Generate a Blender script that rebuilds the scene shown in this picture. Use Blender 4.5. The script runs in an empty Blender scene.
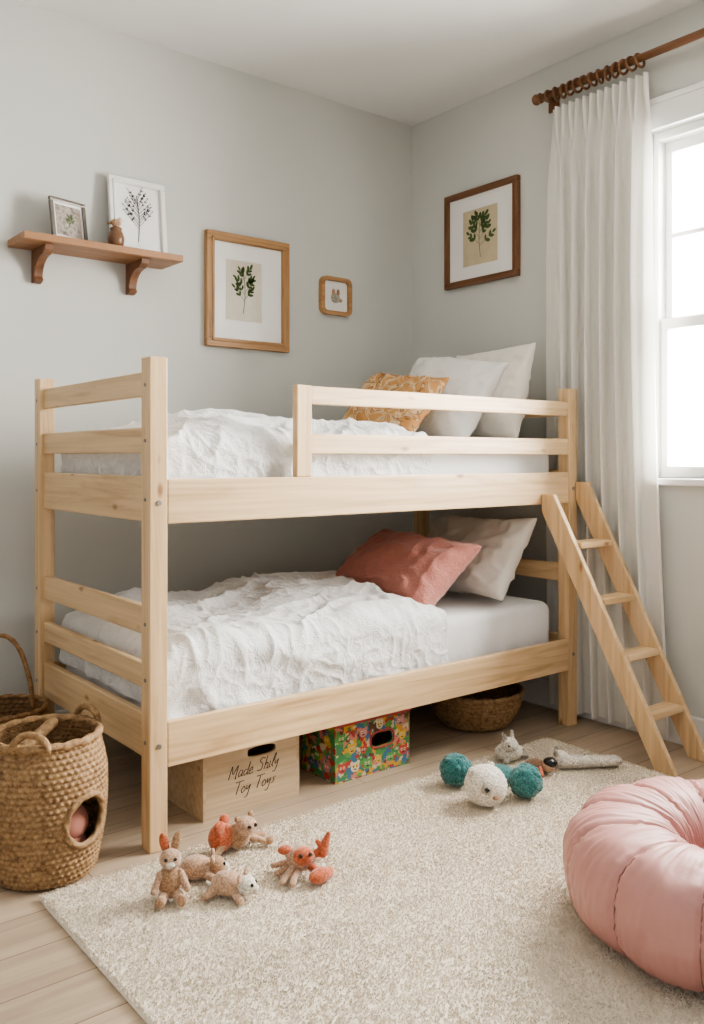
import bpy, bmesh, math, random
from mathutils import Vector, Matrix, Euler, noise
random.seed(7)
S = bpy.context.scene
COL = S.collection
pi = math.pi

# ------------------------------------------------------------ materials
def new_mat(name):
    m = bpy.data.materials.new(name); m.use_nodes = True
    nt = m.node_tree; b = nt.nodes["Principled BSDF"]
    return m, nt, b
def N(nt, t, **kw):
    n = nt.nodes.new(t)
    for k, v in kw.items(): setattr(n, k, v)
    return n
def ramp(nt, stops, interp='LINEAR'):
    r = N(nt, 'ShaderNodeValToRGB'); cr = r.color_ramp; cr.interpolation = interp
    while len(cr.elements) < len(stops): cr.elements.new(0.5)
    for e, (p, c) in zip(cr.elements, stops):
        e.position = p; e.color = (c[0], c[1], c[2], 1)
    return r
def coords(nt, scale=(1,1,1), rnd=True):
    tc = N(nt, 'ShaderNodeTexCoord'); mp = N(nt, 'ShaderNodeMapping')
    mp.inputs['Scale'].default_value = scale
    if rnd:
        oi = N(nt, 'ShaderNodeObjectInfo'); mul = N(nt, 'ShaderNodeMath', operation='MULTIPLY')
        mul.inputs[1].default_value = 7.0
        nt.links.new(oi.outputs['Random'], mul.inputs[0])
        ad = N(nt, 'ShaderNodeVectorMath', operation='ADD')
        nt.links.new(tc.outputs['Object'], ad.inputs[0]); nt.links.new(mul.outputs[0], ad.inputs[1])
        nt.links.new(ad.outputs[0], mp.inputs['Vector'])
    else:
        nt.links.new(tc.outputs['Object'], mp.inputs['Vector'])
    return mp.outputs[0]
def noise_tex(nt, vec, scale, detail=4, rough=0.5, dist=0.0):
    n = N(nt, 'ShaderNodeTexNoise')
    n.inputs['Scale'].default_value = scale; n.inputs['Detail'].default_value = detail
    n.inputs['Roughness'].default_value = rough; n.inputs['Distortion'].default_value = dist
    nt.links.new(vec, n.inputs['Vector']); return n
def add_bump(nt, b, out, strength, dist=0.01):
    bp = N(nt, 'ShaderNodeBump'); bp.inputs['Strength'].default_value = strength
    bp.inputs['Distance'].default_value = dist
    nt.links.new(out, bp.inputs['Height']); nt.links.new(bp.outputs[0], b.inputs['Normal'])
def mul(c, f): return tuple(min(1, x*f) for x in c)

def plain(name, c, rough=0.6, var=0.06, nscale=8, bump=0.0, bscale=80, bdist=0.003, coat=0, sheen=0, metal=0):
    m, nt, b = new_mat(name)
    v = coords(nt)
    n = noise_tex(nt, v, nscale, 3)
    r = ramp(nt, [(0.3, mul(c, 1-var)), (0.7, mul(c, 1+var))])
    nt.links.new(n.outputs[0], r.inputs[0]); nt.links.new(r.outputs[0], b.inputs['Base Color'])
    b.inputs['Roughness'].default_value = rough; b.inputs['Metallic'].default_value = metal
    b.inputs['Coat Weight'].default_value = coat; b.inputs['Coat Roughness'].default_value = 0.05
    b.inputs['Sheen Weight'].default_value = sheen
    if bump > 0:
        n2 = noise_tex(nt, v, bscale, 3, 0.6); add_bump(nt, b, n2.outputs[0], bump, bdist)
    return m
def knit(name, c, var=0.18):
    m, nt, b = new_mat(name); v = coords(nt)
    vo = N(nt, 'ShaderNodeTexVoronoi'); vo.inputs['Scale'].default_value = 170; nt.links.new(v, vo.inputs['Vector'])
    r = ramp(nt, [(0.1, mul(c, 1+var)), (0.75, mul(c, 0.6))])
    nt.links.new(vo.outputs['Distance'], r.inputs[0]); nt.links.new(r.outputs[0], b.inputs['Base Color'])
    b.inputs['Roughness'].default_value = 1.0; b.inputs['Specular IOR Level'].default_value = 0.1
    b.inputs['Sheen Weight'].default_value = 0.4
    add_bump(nt, b, vo.outputs['Distance'], -1.0, 0.003); return m
def wood(name, c, dark, axis, rough=0.5, fine=1.0, knots=0.8):
    m, nt, b = new_mat(name)
    sc = [16*fine]*3; sc['xyz'.index(axis)] = 1.2*fine
    v = coords(nt, tuple(sc))
    n = noise_tex(nt, v, 1.0, 5, 0.6, 1.8)
    r = ramp(nt, [(0.30, dark), (0.5, c), (0.8, mul(c, 1.08))])
    nt.links.new(n.outputs[0], r.inputs[0])
    sc2 = [60*fine]*3; sc2['xyz'.index(axis)] = 1.5
    v2 = coords(nt, tuple(sc2)); n2 = noise_tex(nt, v2, 1.0, 3)
    mx = N(nt, 'ShaderNodeMix', data_type='RGBA', blend_type='MULTIPLY')
    r2 = ramp(nt, [(0.3, (0.76,0.72,0.65)), (0.62, (1,1,1))])
    nt.links.new(n2.outputs[0], r2.inputs[0])
    mx.inputs[0].default_value = 0.75
    nt.links.new(r.outputs[0], mx.inputs[6]); nt.links.new(r2.outputs[0], mx.inputs[7])
    sc3 = [9.0]*3; sc3['xyz'.index(axis)] = 4.0
    v3 = coords(nt, tuple(sc3)); vo = N(nt, 'ShaderNodeTexVoronoi'); vo.inputs['Scale'].default_value = 1.0
    nt.links.new(v3, vo.inputs['Vector'])
    r3 = ramp(nt, [(0.04, (0.38,0.22,0.11)), (0.12, (1,1,1))])
    nt.links.new(vo.outputs['Distance'], r3.inputs[0])
    mx2 = N(nt, 'ShaderNodeMix', data_type='RGBA', blend_type='MULTIPLY'); mx2.inputs[0].default_value = knots
    nt.links.new(mx.outputs[2], mx2.inputs[6]); nt.links.new(r3.outputs[0], mx2.inputs[7])
    nt.links.new(mx2.outputs[2], b.inputs['Base Color'])
    b.inputs['Roughness'].default_value = rough
    add_bump(nt, b, n2.outputs[0], 0.12, 0.002)
    return m
PINE = (0.745,0.54,0.32); PINED = (0.58,0.385,0.20)
pine = {a: wood('pine_'+a, PINE, PINED, a, 0.42) for a in 'xyz'}
OAK = (0.46,0.26,0.115); OAKD = (0.32,0.16,0.065)
oak = {a: wood('oak_'+a, OAK, OAKD, a, 0.45, 1.0, 0.0) for a in 'xyz'}
SHB = (0.34,0.175,0.085); SHBD = (0.24,0.11,0.05)
shb = {a: wood('shelf_wood_'+a, SHB, SHBD, a, 0.45, 1.0, 0.0) for a in 'xyz'}
SHW = (0.22,0.105,0.052); SHD = (0.13,0.058,0.027)
shw = {a: wood('walnut_'+a, SHW, SHD, a, 0.45, 1.0, 0.0) for a in 'xyz'}
crate_m = wood('crate_wood', (0.58,0.45,0.30), (0.50,0.38,0.25), 'x', 0.6)

def cloth(name, c, rough=0.85, weave=350, var=0.03, bump=0.25, crink=28, bd=0.012):
    m, nt, b = new_mat(name)
    v = coords(nt)
    n = noise_tex(nt, v, 3, 3)
    r = ramp(nt, [(0.3, mul(c, 1-var)), (0.7, mul(c, 1+var))])
    nt.links.new(n.outputs[0], r.inputs[0]); nt.links.new(r.outputs[0], b.inputs['Base Color'])
    b.inputs['Roughness'].default_value = rough; b.inputs['Sheen Weight'].default_value = 0.2
    n2 = noise_tex(nt, v, weave, 2, 0.6)
    n3 = noise_tex(nt, v, crink, 4, 0.6, 0.8)
    ad = N(nt, 'ShaderNodeMath', operation='MULTIPLY_ADD'); ad.inputs[1].default_value = 0.25
    nt.links.new(n2.outputs[0], ad.inputs[0]); nt.links.new(n3.outputs[0], ad.inputs[2])
    add_bump(nt, b, ad.outputs[0], bump, bd)
    return m
white_cloth = cloth('white_linen', (0.84,0.84,0.83), bump=0.75, crink=28, bd=0.016)
sheet_m = cloth('white_sheet', (0.83,0.83,0.83), bump=0.15)
pillow_m = cloth('pillow_cream', (0.75,0.71,0.64), bump=0.35, weave=200)
pillow_w = cloth('pillow_white', (0.83,0.82,0.78), bump=0.35)
rust_m = cloth('rust_velvet', (0.48,0.195,0.155), bump=0.7, weave=120, var=0.1)

m, nt, b = new_mat('mustard_pattern'); v = coords(nt)
n = noise_tex(nt, v, 11, 2, 0.5, 1.8)
r = ramp(nt, [(0.0,(0.48,0.24,0.09)),(0.40,(0.54,0.29,0.11)),(0.47,(0.70,0.53,0.33)),(0.53,(0.22,0.10,0.04)),(0.57,(0.53,0.27,0.10))])
nt.links.new(n.outputs[0], r.inputs[0]); nt.links.new(r.outputs[0], b.inputs['Base Color']); b.inputs['Roughness'].default_value=0.9
mustard_m = m

wall_m = plain('wall_paint', (0.61,0.612,0.575), 0.85, 0.012, 2, 0.05, 180, 0.001)
ceil_m = plain('ceiling_paint', (0.80,0.80,0.785), 0.9, 0.01, 2)
trim_m = plain('white_gloss_trim', (0.84,0.84,0.82), 0.4, 0.01, 3)
m, nt, b = new_mat('floor_oak_planks')
tc = N(nt,'ShaderNodeTexCoord')
br = N(nt,'ShaderNodeTexBrick'); br.offset = 0.37
br.inputs['Scale'].default_value = 1.0; br.inputs['Brick Width'].default_value = 1.7
br.inputs['Row Height'].default_value = 0.17; br.inputs['Mortar Size'].default_value = 0.0018
br.inputs['Color1'].default_value = (0.52,0.41,0.30,1); br.inputs['Color2'].default_value = (0.42,0.335,0.245,1)
br.inputs['Mortar'].default_value = (0.18,0.12,0.08,1)
nt.links.new(tc.outputs['Object'], br.inputs['Vector'])
mp = N(nt,'ShaderNodeMapping'); mp.inputs['Scale'].default_value = (1.5,22,1)
nt.links.new(tc.outputs['Object'], mp.inputs['Vector'])
n = noise_tex(nt, mp.outputs[0], 1.0, 6, 0.6, 0.8)
r = ramp(nt, [(0.3,(0.72,0.70,0.67)),(0.7,(1.06,1.06,1.06))])
nt.links.new(n.outputs[0], r.inputs[0])
mx = N(nt,'ShaderNodeMix', data_type='RGBA', blend_type='MULTIPLY'); mx.inputs[0].default_value = 0.9
nt.links.new(br.outputs['Color'], mx.inputs[6]); nt.links.new(r.outputs[0], mx.inputs[7])
nt.links.new(mx.outputs[2], b.inputs['Base Color']); b.inputs['Roughness'].default_value = 0.4
add_bump(nt, b, br.outputs['Fac'], -0.3, 0.003)
floor_m = m
m, nt, b = new_mat('rug_wool'); v = coords(nt)
n = noise_tex(nt, v, 70, 4, 0.7); n1 = noise_tex(nt, v, 4, 5, 0.6)
r = ramp(nt, [(0.3,(0.72,0.635,0.51)),(0.62,(0.85,0.775,0.655))])
nt.links.new(n.outputs[0], r.inputs[0])
r1 = ramp(nt, [(0.35,(0.90,0.89,0.88)),(0.65,(1,1,1))]); nt.links.new(n1.outputs[0], r1.inputs[0])
mx = N(nt,'ShaderNodeMix', data_type='RGBA', blend_type='MULTIPLY'); mx.inputs[0].default_value = 1
nt.links.new(r.outputs[0], mx.inputs[6]); nt.links.new(r1.outputs[0], mx.inputs[7])
nt.links.new(mx.outputs[2], b.inputs['Base Color']); b.inputs['Roughness'].default_value = 0.95
b.inputs['Specular IOR Level'].default_value = 0.1
b.inputs['Sheen Weight'].default_value = 0.3
rug_m = m
m, nt, b = new_mat('curtain_linen'); v = coords(nt)
n = noise_tex(nt, v, 300, 2)
b.inputs['Base Color'].default_value = (0.90,0.88,0.83,1); b.inputs['Roughness'].default_value = 0.9
add_bump(nt, b, n.outputs[0], 0.15, 0.002)
tr = N(nt,'ShaderNodeBsdfTranslucent'); tr.inputs['Color'].default_value = (0.92,0.90,0.84,1)
mxs = N(nt,'ShaderNodeMixShader'); mxs.inputs[0].default_value = 0.22
nt.links.new(b.outputs[0], mxs.inputs[1]); nt.links.new(tr.outputs[0], mxs.inputs[2])
nt.links.new(mxs.outputs[0], nt.nodes['Material Output'].inputs['Surface'])
curtain_m = m
def wicker_mat(name, c, dark):
    m, nt, b = new_mat(name); v = coords(nt)
    n = noise_tex(nt, v, 60, 3, 0.6)
    r = ramp(nt, [(0.3, dark), (0.62, c)])
    nt.links.new(n.outputs[0], r.inputs[0]); nt.links.new(r.outputs[0], b.inputs['Base Color'])
    b.inputs['Roughness'].default_value = 0.7
    n2 = noise_tex(nt, v, 150, 2); add_bump(nt, b, n2.outputs[0], 0.6, 0.004); return m
wick1 = wicker_mat('seagrass', (0.42,0.27,0.135), (0.18,0.095,0.042))
wick2 = wicker_mat('rattan_dark', (0.33,0.19,0.09), (0.16,0.08,0.03))
leather = plain('pink_leather', (0.52,0.265,0.24), 0.47, 0.05, 5, 0.2, 70, 0.003)
seam_m = plain('pink_seam', (0.28,0.13,0.115), 0.6)
mat_board = plain('mat_board', (0.84,0.83,0.80), 0.5, 0.01, 3, coat=0.8)
paper_beige = plain('paper_beige', (0.56,0.47,0.31), 0.5, 0.08, 20, coat=0.6)
paper_grey = plain('paper_cream', (0.62,0.56,0.45), 0.5, 0.05, 20, coat=0.6)
leaf_m = plain('ink_green', (0.07,0.11,0.035), 0.7, 0.25, 60)
ink_m = plain('ink_dark', (0.04,0.04,0.05), 0.7)
white_frame_m = plain('white_frame', (0.80,0.79,0.75), 0.4)
silver_m = plain('dark_silver_frame', (0.20,0.18,0.16), 0.35, metal=0.6)
metal_m = plain('bolt_metal', (0.3,0.27,0.24), 0.4, metal=0.7)
teal_m = knit('teal_wool', (0.065,0.22,0.215))
cream_w = knit('cream_wool', (0.80,0.74,0.64))
tan_w = knit('tan_crochet', (0.48,0.30,0.18))
peach_w = knit('peach_crochet', (0.60,0.395,0.27))
orange_w = knit('orange_crochet', (0.60,0.175,0.09))
grey_w = knit('grey_wool', (0.46,0.41,0.34))
brown_w = knit('brown_wool', (0.20,0.11,0.06))
black_m = plain('black_eye', (0.01,0.01,0.01), 0.2)
pinkball_m = plain('pink_fabric', (0.46,0.20,0.15), 0.9, 0.08, 10)
m, nt, b = new_mat('toy_box_print'); v = coords(nt)
nz = noise_tex(nt, v, 45, 3)
vad = N(nt,'ShaderNodeVectorMath', operation='MULTIPLY_ADD'); vad.inputs[1].default_value=(0.05,0.05,0.05)
nt.links.new(nz.outputs['Color'], vad.inputs[0]); nt.links.new(v, vad.inputs[2])
vo = N(nt,'ShaderNodeTexVoronoi'); vo.inputs['Scale'].default_value = 48; nt.links.new(vad.outputs[0], vo.inputs['Vector'])
sp = N(nt,'ShaderNodeSeparateColor'); nt.links.new(vo.outputs['Color'], sp.inputs[0])
r = ramp(nt, [(0,(0.05,0.24,0.09)),(0.2,(0.45,0.06,0.05)),(0.32,(0.12,0.32,0.09)),(0.46,(0.62,0.36,0.06)),(0.60,(0.06,0.18,0.30)),(0.70,(0.58,0.24,0.20)),(0.80,(0.62,0.53,0.36)),(0.92,(0.14,0.06,0.04))], 'CONSTANT')
nt.links.new(sp.outputs[0], r.inputs[0])
nt.links.new(r.outputs[0], b.inputs['Base Color']); b.inputs['Roughness'].default_value = 0.45
toybox_m = m
toybox_red = plain('toy_box_red', (0.42,0.06,0.07), 0.45)
pr_y = plain('print_yellow', (0.68,0.44,0.06), 0.45); pr_g = plain('print_green', (0.11,0.36,0.09), 0.45)
pr_r = plain('print_red', (0.54,0.07,0.06), 0.45); pr_c = plain('print_cream', (0.72,0.62,0.46), 0.45); pr_p = plain('print_pink', (0.60,0.26,0.26), 0.45)
m, nt, b = new_mat('window_glass')
gl = N(nt,'ShaderNodeBsdfGlossy'); gl.inputs['Roughness'].default_value = 0.02
tp = N(nt,'ShaderNodeBsdfTransparent'); mxs = N(nt,'ShaderNodeMixShader'); mxs.inputs[0].default_value = 0.05
nt.links.new(tp.outputs[0], mxs.inputs[1]); nt.links.new(gl.outputs[0], mxs.inputs[2])
nt.links.new(mxs.outputs[0], nt.nodes['Material Output'].inputs['Surface'])
glass_m = m

# ------------------------------------------------------------ geometry helpers
def empty(name, loc):
    e = bpy.data.objects.new(name, None); e.location = loc; e.empty_display_size = 0.05
    COL.objects.link(e); return e
def mesh_obj(name, verts, faces, mat, parent=None, smooth=False, recentre=True):
    vs = [Vector(v) for v in verts]
    c = Vector((0,0,0))
    if recentre:
        lo = Vector([min(v[i] for v in vs) for i in range(3)]); hi = Vector([max(v[i] for v in vs) for i in range(3)])
        c = (lo+hi)/2
    me = bpy.data.meshes.new(name); me.from_pydata([v-c for v in vs], [], faces); me.update()
    if mat: me.materials.append(mat)
    if smooth:
        for p in me.polygons: p.use_smooth = True
    o = bpy.data.objects.new(name, me); COL.objects.link(o)
    o.location = c
    if parent: o.parent = parent; o.location = c - parent.location
    return o
def bevel(o, w, seg=2):
    md = o.modifiers.new('bevel','BEVEL'); md.width = w; md.segments = seg; md.limit_method='ANGLE'
    return o
BF = [(0,3,2,1),(4,5,6,7),(0,1,5,4),(1,2,6,5),(2,3,7,6),(3,0,4,7)]
def boxv(x0,x1,y0,y1,z0,z1):
    return [(x0,y0,z0),(x1,y0,z0),(x1,y1,z0),(x0,y1,z0),(x0,y0,z1),(x1,y0,z1),(x1,y1,z1),(x0,y1,z1)]
def box(name, x0,x1,y0,y1,z0,z1, mat, parent=None, bv=0.003, seg=2):
    x0,x1 = sorted((x0,x1)); y0,y1 = sorted((y0,y1)); z0,z1 = sorted((z0,z1))
    o = mesh_obj(name, boxv(x0,x1,y0,y1,z0,z1), BF, mat, parent)
    if bv: bevel(o, bv, seg)
    return o
def multibox(name, boxes, mat, parent=None):
    vs=[]; fs=[]
    for bx in boxes:
        k=len(vs); vs+=boxv(*bx); fs+=[tuple(i+k for i in f) for f in BF]
    return mesh_obj(name, vs, fs, mat, parent, recentre=False)
def extrude_x(name, poly, x0, x1, mat, parent=None, bv=0.003):
    n=len(poly); vs=[(x0,y,z) for y,z in poly]+[(x1,y,z) for y,z in poly]
    fs=[tuple(range(n))[::-1], tuple(range(n,2*n))]+[(i,(i+1)%n,(i+1)%n+n,i+n) for i in range(n)]
    o = mesh_obj(name, vs, fs, mat, parent)
    bm=bmesh.new(); bm.from_mesh(o.data); bmesh.ops.recalc_face_normals(bm,faces=bm.faces); bm.to_mesh(o.data); bm.free()
    if bv: bevel(o,bv)
    return o
def tube(name, pts, rad, mat, parent=None, cyclic=False, seg=10, twist=0):
    pts=[Vector(p) for p in pts]; n=len(pts); vs=[]; fs=[]
    up=Vector((0,0,1)); prev=None
    for i,p in enumerate(pts):
        if cyclic: t=(pts[(i+1)%n]-pts[i-1]).normalized()
        else: t=(pts[min(i+1,n-1)]-pts[max(i-1,0)]).normalized()
        if prev is None:
            a = up if abs(t.dot(up))<0.9 else Vector((1,0,0)); u=(a-t*a.dot(t)).normalized()
        else: u=(prev-t*prev.dot(t)).normalized()
        prev=u; w=t.cross(u); r=rad(i/(n-1)) if callable(rad) else rad
        for k in range(seg):
            an=2*pi*k/seg; rr=r*(1+twist*math.sin(3*an+i*0.9))
            vs.append(p+u*math.cos(an)*rr+w*math.sin(an)*rr)
    for i in range(n if cyclic else n-1):
        j=(i+1)%n
        for k in range(seg): fs.append((i*seg+k,i*seg+(k+1)%seg,j*seg+(k+1)%seg,j*seg+k))
    if not cyclic: fs+=[tuple(range(seg))[::-1], tuple((n-1)*seg+k for k in range(seg))]
    return mesh_obj(name, vs, fs, mat, parent, smooth=True)
def cyl(name, c, r, axis, ln, mat, parent=None, seg=20):
    d=Vector({'x':(1,0,0),'y':(0,1,0),'z':(0,0,1)}[axis]); c=Vector(c)
    o = tube(name,[c-d*ln/2,c+d*ln/2],r,mat,parent,seg=seg)
    for p in o.data.polygons: p.use_smooth = len(p.vertices)==4
    return o
class Blob:
    def __init__(s, origin): s.bm=bmesh.new(); s.o=Vector(origin); s.mats=[]
    def _mi(s, mat):
        if mat not in s.mats: s.mats.append(mat)
        return s.mats.index(mat)
    def ell(s, c, r, mat, rot=(0,0,0), sub=3):
        if not hasattr(r,'__len__'): r=(r,r,r)
        if sub==3 and max(r)>0.02: sub=4
        M=Matrix.Translation(Vector(c))@Euler(rot).to_matrix().to_4x4()@Matrix.Diagonal((r[0],r[1],r[2],1))
        ret=bmesh.ops.create_icosphere(s.bm,subdivisions=sub,radius=1,matrix=M); mi=s._mi(mat)
        for f in {f for v in ret['verts'] for f in v.link_faces}: f.material_index=mi; f.smooth=True
    def limb(s, p0, p1, r0, r1, mat):
        p0=Vector(p0); p1=Vector(p1); d=p1-p0
        M=Matrix.Translation((p0+p1)/2)@d.to_track_quat('Z','Y').to_matrix().to_4x4()
        ret=bmesh.ops.create_cone(s.bm,segments=16,radius1=r0,radius2=r1,depth=d.length,matrix=M,cap_ends=False); mi=s._mi(mat)
        for f in {f for v in ret['verts'] for f in v.link_faces}: f.material_index=mi; f.smooth=True
        s.ell(p0,r0,mat,sub=2); s.ell(p1,r1,mat,sub=2)
    def done(s, name, rotz=0, fuzz=0.0006):
        s.bm.normal_update()
        if fuzz:
            for v in s.bm.verts: v.co += v.normal*random.uniform(-fuzz,fuzz)
        for v in s.bm.verts:
            if s.o.z+v.co.z < 0.0185 and s.o.z>0: v.co.z = 0.0185-s.o.z
        me=bpy.data.meshes.new(name); s.bm.to_mesh(me); s.bm.free()
        for m in s.mats: me.materials.append(m)
        o=bpy.data.objects.new(name,me); COL.objects.link(o); o.location=s.o; o.rotation_euler=(0,0,rotz); return o
rd=math.radians

# ------------------------------------------------------------ room
WX, WY, CZ = 3.37, 3.675, 3.075
box('floor', -1.6, WX+0.2, -1.6, WY+0.2, -0.1, 0.0, floor_m, bv=0)
box('ceiling', -1.6, WX+0.2, -1.6, WY+0.2, CZ, CZ+0.12, ceil_m, bv=0)
box('wall_back', -1.6, WX, WY, WY+0.2, 0, CZ, wall_m, bv=0)
wy0,wy1,wz0,wz1 = 0.85,2.16,1.11,2.60
multibox('wall_right', [(WX,WX+0.2,-1.6,wy0,0,CZ),(WX,WX+0.2,wy1,WY+0.2,0,CZ),
    (WX,WX+0.2,wy0,wy1,0,wz0),(WX,WX+0.2,wy0,wy1,wz1,CZ)], wall_m)
box('baseboard_back',-1.6,WX,WY-0.018,WY,0,0.13,trim_m,bv=0.006)
box('baseboard_right',WX-0.018,WX,-1.6,WY-0.018,0,0.13,trim_m,bv=0.006)
w = empty('window_1',(WX,1.5,1.85))
cw=0.085
box('casing_top',WX-0.022,WX,wy0-cw,wy1+cw,wz1,wz1+cw+0.02,trim_m,w)
box('casing_head',WX-0.03,WX,wy0-cw-0.02,wy1+cw+0.02,wz1+cw+0.02,wz1+cw+0.045,trim_m,w)
box('casing_a',WX-0.022,WX,wy1,wy1+cw,wz0,wz1,trim_m,w)
box('casing_b',WX-0.022,WX,wy0-cw,wy0,wz0,wz1,trim_m,w)
box('sill',WX-0.03,WX+0.12,wy0-cw-0.02,wy1+cw+0.02,wz0-0.03,wz0,trim_m,w,0.006)
fx0,fx1=WX+0.05,WX+0.13
box('jamb_l',fx0-0.02,fx1,wy1-0.022,wy1,wz0,wz1,trim_m,w); box('jamb_r',fx0-0.02,fx1,wy0,wy0+0.022,wz0,wz1,trim_m,w)
box('head',fx0-0.02,fx1,wy0+0.022,wy1-0.022,wz1-0.035,wz1,trim_m,w)
mz=1.775
def sash(tag,x0,x1,z0,z1,hm):
    a,b_=wy0+0.022,wy1-0.022
    box('sash_bot_'+tag,x0,x1,a,b_,z0,z0+0.05,trim_m,w); box('sash_top_'+tag,x0,x1,a,b_,z1-0.045,z1,trim_m,w)
    box('sash_l_'+tag,x0,x1,b_-0.03,b_,z0+0.05,z1-0.045,trim_m,w); box('sash_r_'+tag,x0,x1,a,a+0.03,z0+0.05,z1-0.045,trim_m,w)
    if hm:
        for i in (1,2):
            yy=a+(b_-a)*i/3; box('muntin_v_'+tag,x0+0.005,x1-0.005,yy-0.01,yy+0.01,z0+0.05,z1-0.045,trim_m,w,0.002)
        box('muntin_h_'+tag,x0+0.005,x1-0.005,a+0.03,b_-0.03,(z0+z1)/2-0.01,(z0+z1)/2+0.01,trim_m,w,0.002)
    box('glass_'+tag,(x0+x1)/2-0.002,(x0+x1)/2+0.002,a+0.025,b_-0.025,z0+0.04,z1-0.04,glass_m,w,0)
sash('lower',fx0,fx0+0.035,wz0,mz+0.02,False)
sash('upper',fx0+0.037,fx0+0.072,mz-0.02,wz1-0.035,True)

# ------------------------------------------------------------ bunk bed
bed = empty('bunk_bed',(2.21,2.96,0))
XL,XR,YF,YB=1.205,3.22,2.48,3.44; hp=0.03; TOP=1.505
for nm,x,y in (('post_1',XL,YF),('post_2',XL,YB),('post_3',XR,YF),('post_4',XR,YB)):
    box(nm,x-hp,x+hp,y-hp,y+hp,0,TOP,pine['z'],bed,0.004)
def railx(nm,y0,y1,z0,z1,x0=XL+hp,x1=XR-hp): box(nm,x0,x1,y0,y1,z0,z1,pine['x'],bed,0.004)
def raily(nm,x0,x1,z0,z1): box(nm,x0,x1,YF+hp,YB-hp,z0,z1,pine['y'],bed,0.004)
railx('front_rail_upper',2.45,2.478,0.995,1.132); railx('front_rail_lower',2.45,2.478,0.25,0.388)
railx('back_rail_upper',3.442,3.47,0.995,1.132); railx('back_rail_lower',3.442,3.47,0.25,0.388)
box('guard_post',1.715,1.778,2.448,2.476,1.132,1.447,pine['z'],bed,0.004)
railx('guard_rail_1',2.452,2.474,1.382,1.445,x0=1.778); railx('guard_rail_2',2.452,2.474,1.21,1.28,x0=1.778)
for i,(z0,z1) in enumerate([(1.388,1.464),(1.212,1.292),(1.0,1.14),(0.65,0.738),(0.484,0.56),(0.27,0.405)]):
    raily('end_rail_left_%d'%i, XL-0.014, XL+0.012, z0, z1)
for i,(z0,z1) in enumerate([(1.385,1.45),(1.212,1.285),(1.0,1.14),(0.64,0.72),(0.27,0.40)]):
    raily('end_rail_right_%d'%i, XR-0.012, XR+0.014, z0, z1)
for k,z in enumerate((0.30,1.03)):
    box('ledger_f%d'%k,XL+hp,XR-hp,2.478,2.50,z-0.03,z,pine['x'],bed,0.002)
    box('ledger_b%d'%k,XL+hp,XR-hp,3.42,3.442,z-0.03,z,pine['x'],bed,0.002)
    for i in range(13):
        xx=1.32+i*0.15; box('slat_%d_%d'%(k,i),xx-0.035,xx+0.035,2.48,3.44,z,z+0.018,pine['y'],bed,0.002)
for i,z in enumerate((0.32,1.06)):
    for x in (XL,XR): cyl('bolt',(x,2.4485,z),0.008,'y',0.004,metal_m,bed)
for z in (0.69,0.52,1.25,1.42,0.33,1.07):
    for y in (2.48,3.44): cyl('bolt',(XL-0.031,y,z),0.006,'x',0.003,metal_m,bed)
lad = empty('bunk_ladder',(3.12,2.15,0))
for nm,x,zt in (('side_rail_1',3.01,1.04),('side_rail_2',3.245,1.09)):
    extrude_x(nm,[(1.815,0),(1.90,0),(2.447,zt-0.075),(2.447,zt),(2.385,zt)],x-0.0125,x+0.0125,pine['z'],lad)
for i,z in enumerate((0.192,0.40,0.61,0.83)):
    yc=1.862+0.53*z
    box('step_%d'%i,3.0225,3.2325,yc-0.045,yc+0.04,z-0.013,z+0.013,pine['x'],lad,0.004)

def mattress(name,z0,z1):
    o=box(name,1.262,3.18,2.53,3.40,z0,z1,sheet_m,bv=0.045,seg=5)
    for p in o.data.polygons: p.use_smooth=True
    return o
mattress('mattress',0.319,0.55); mattress('mattress',1.049,1.25)

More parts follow.
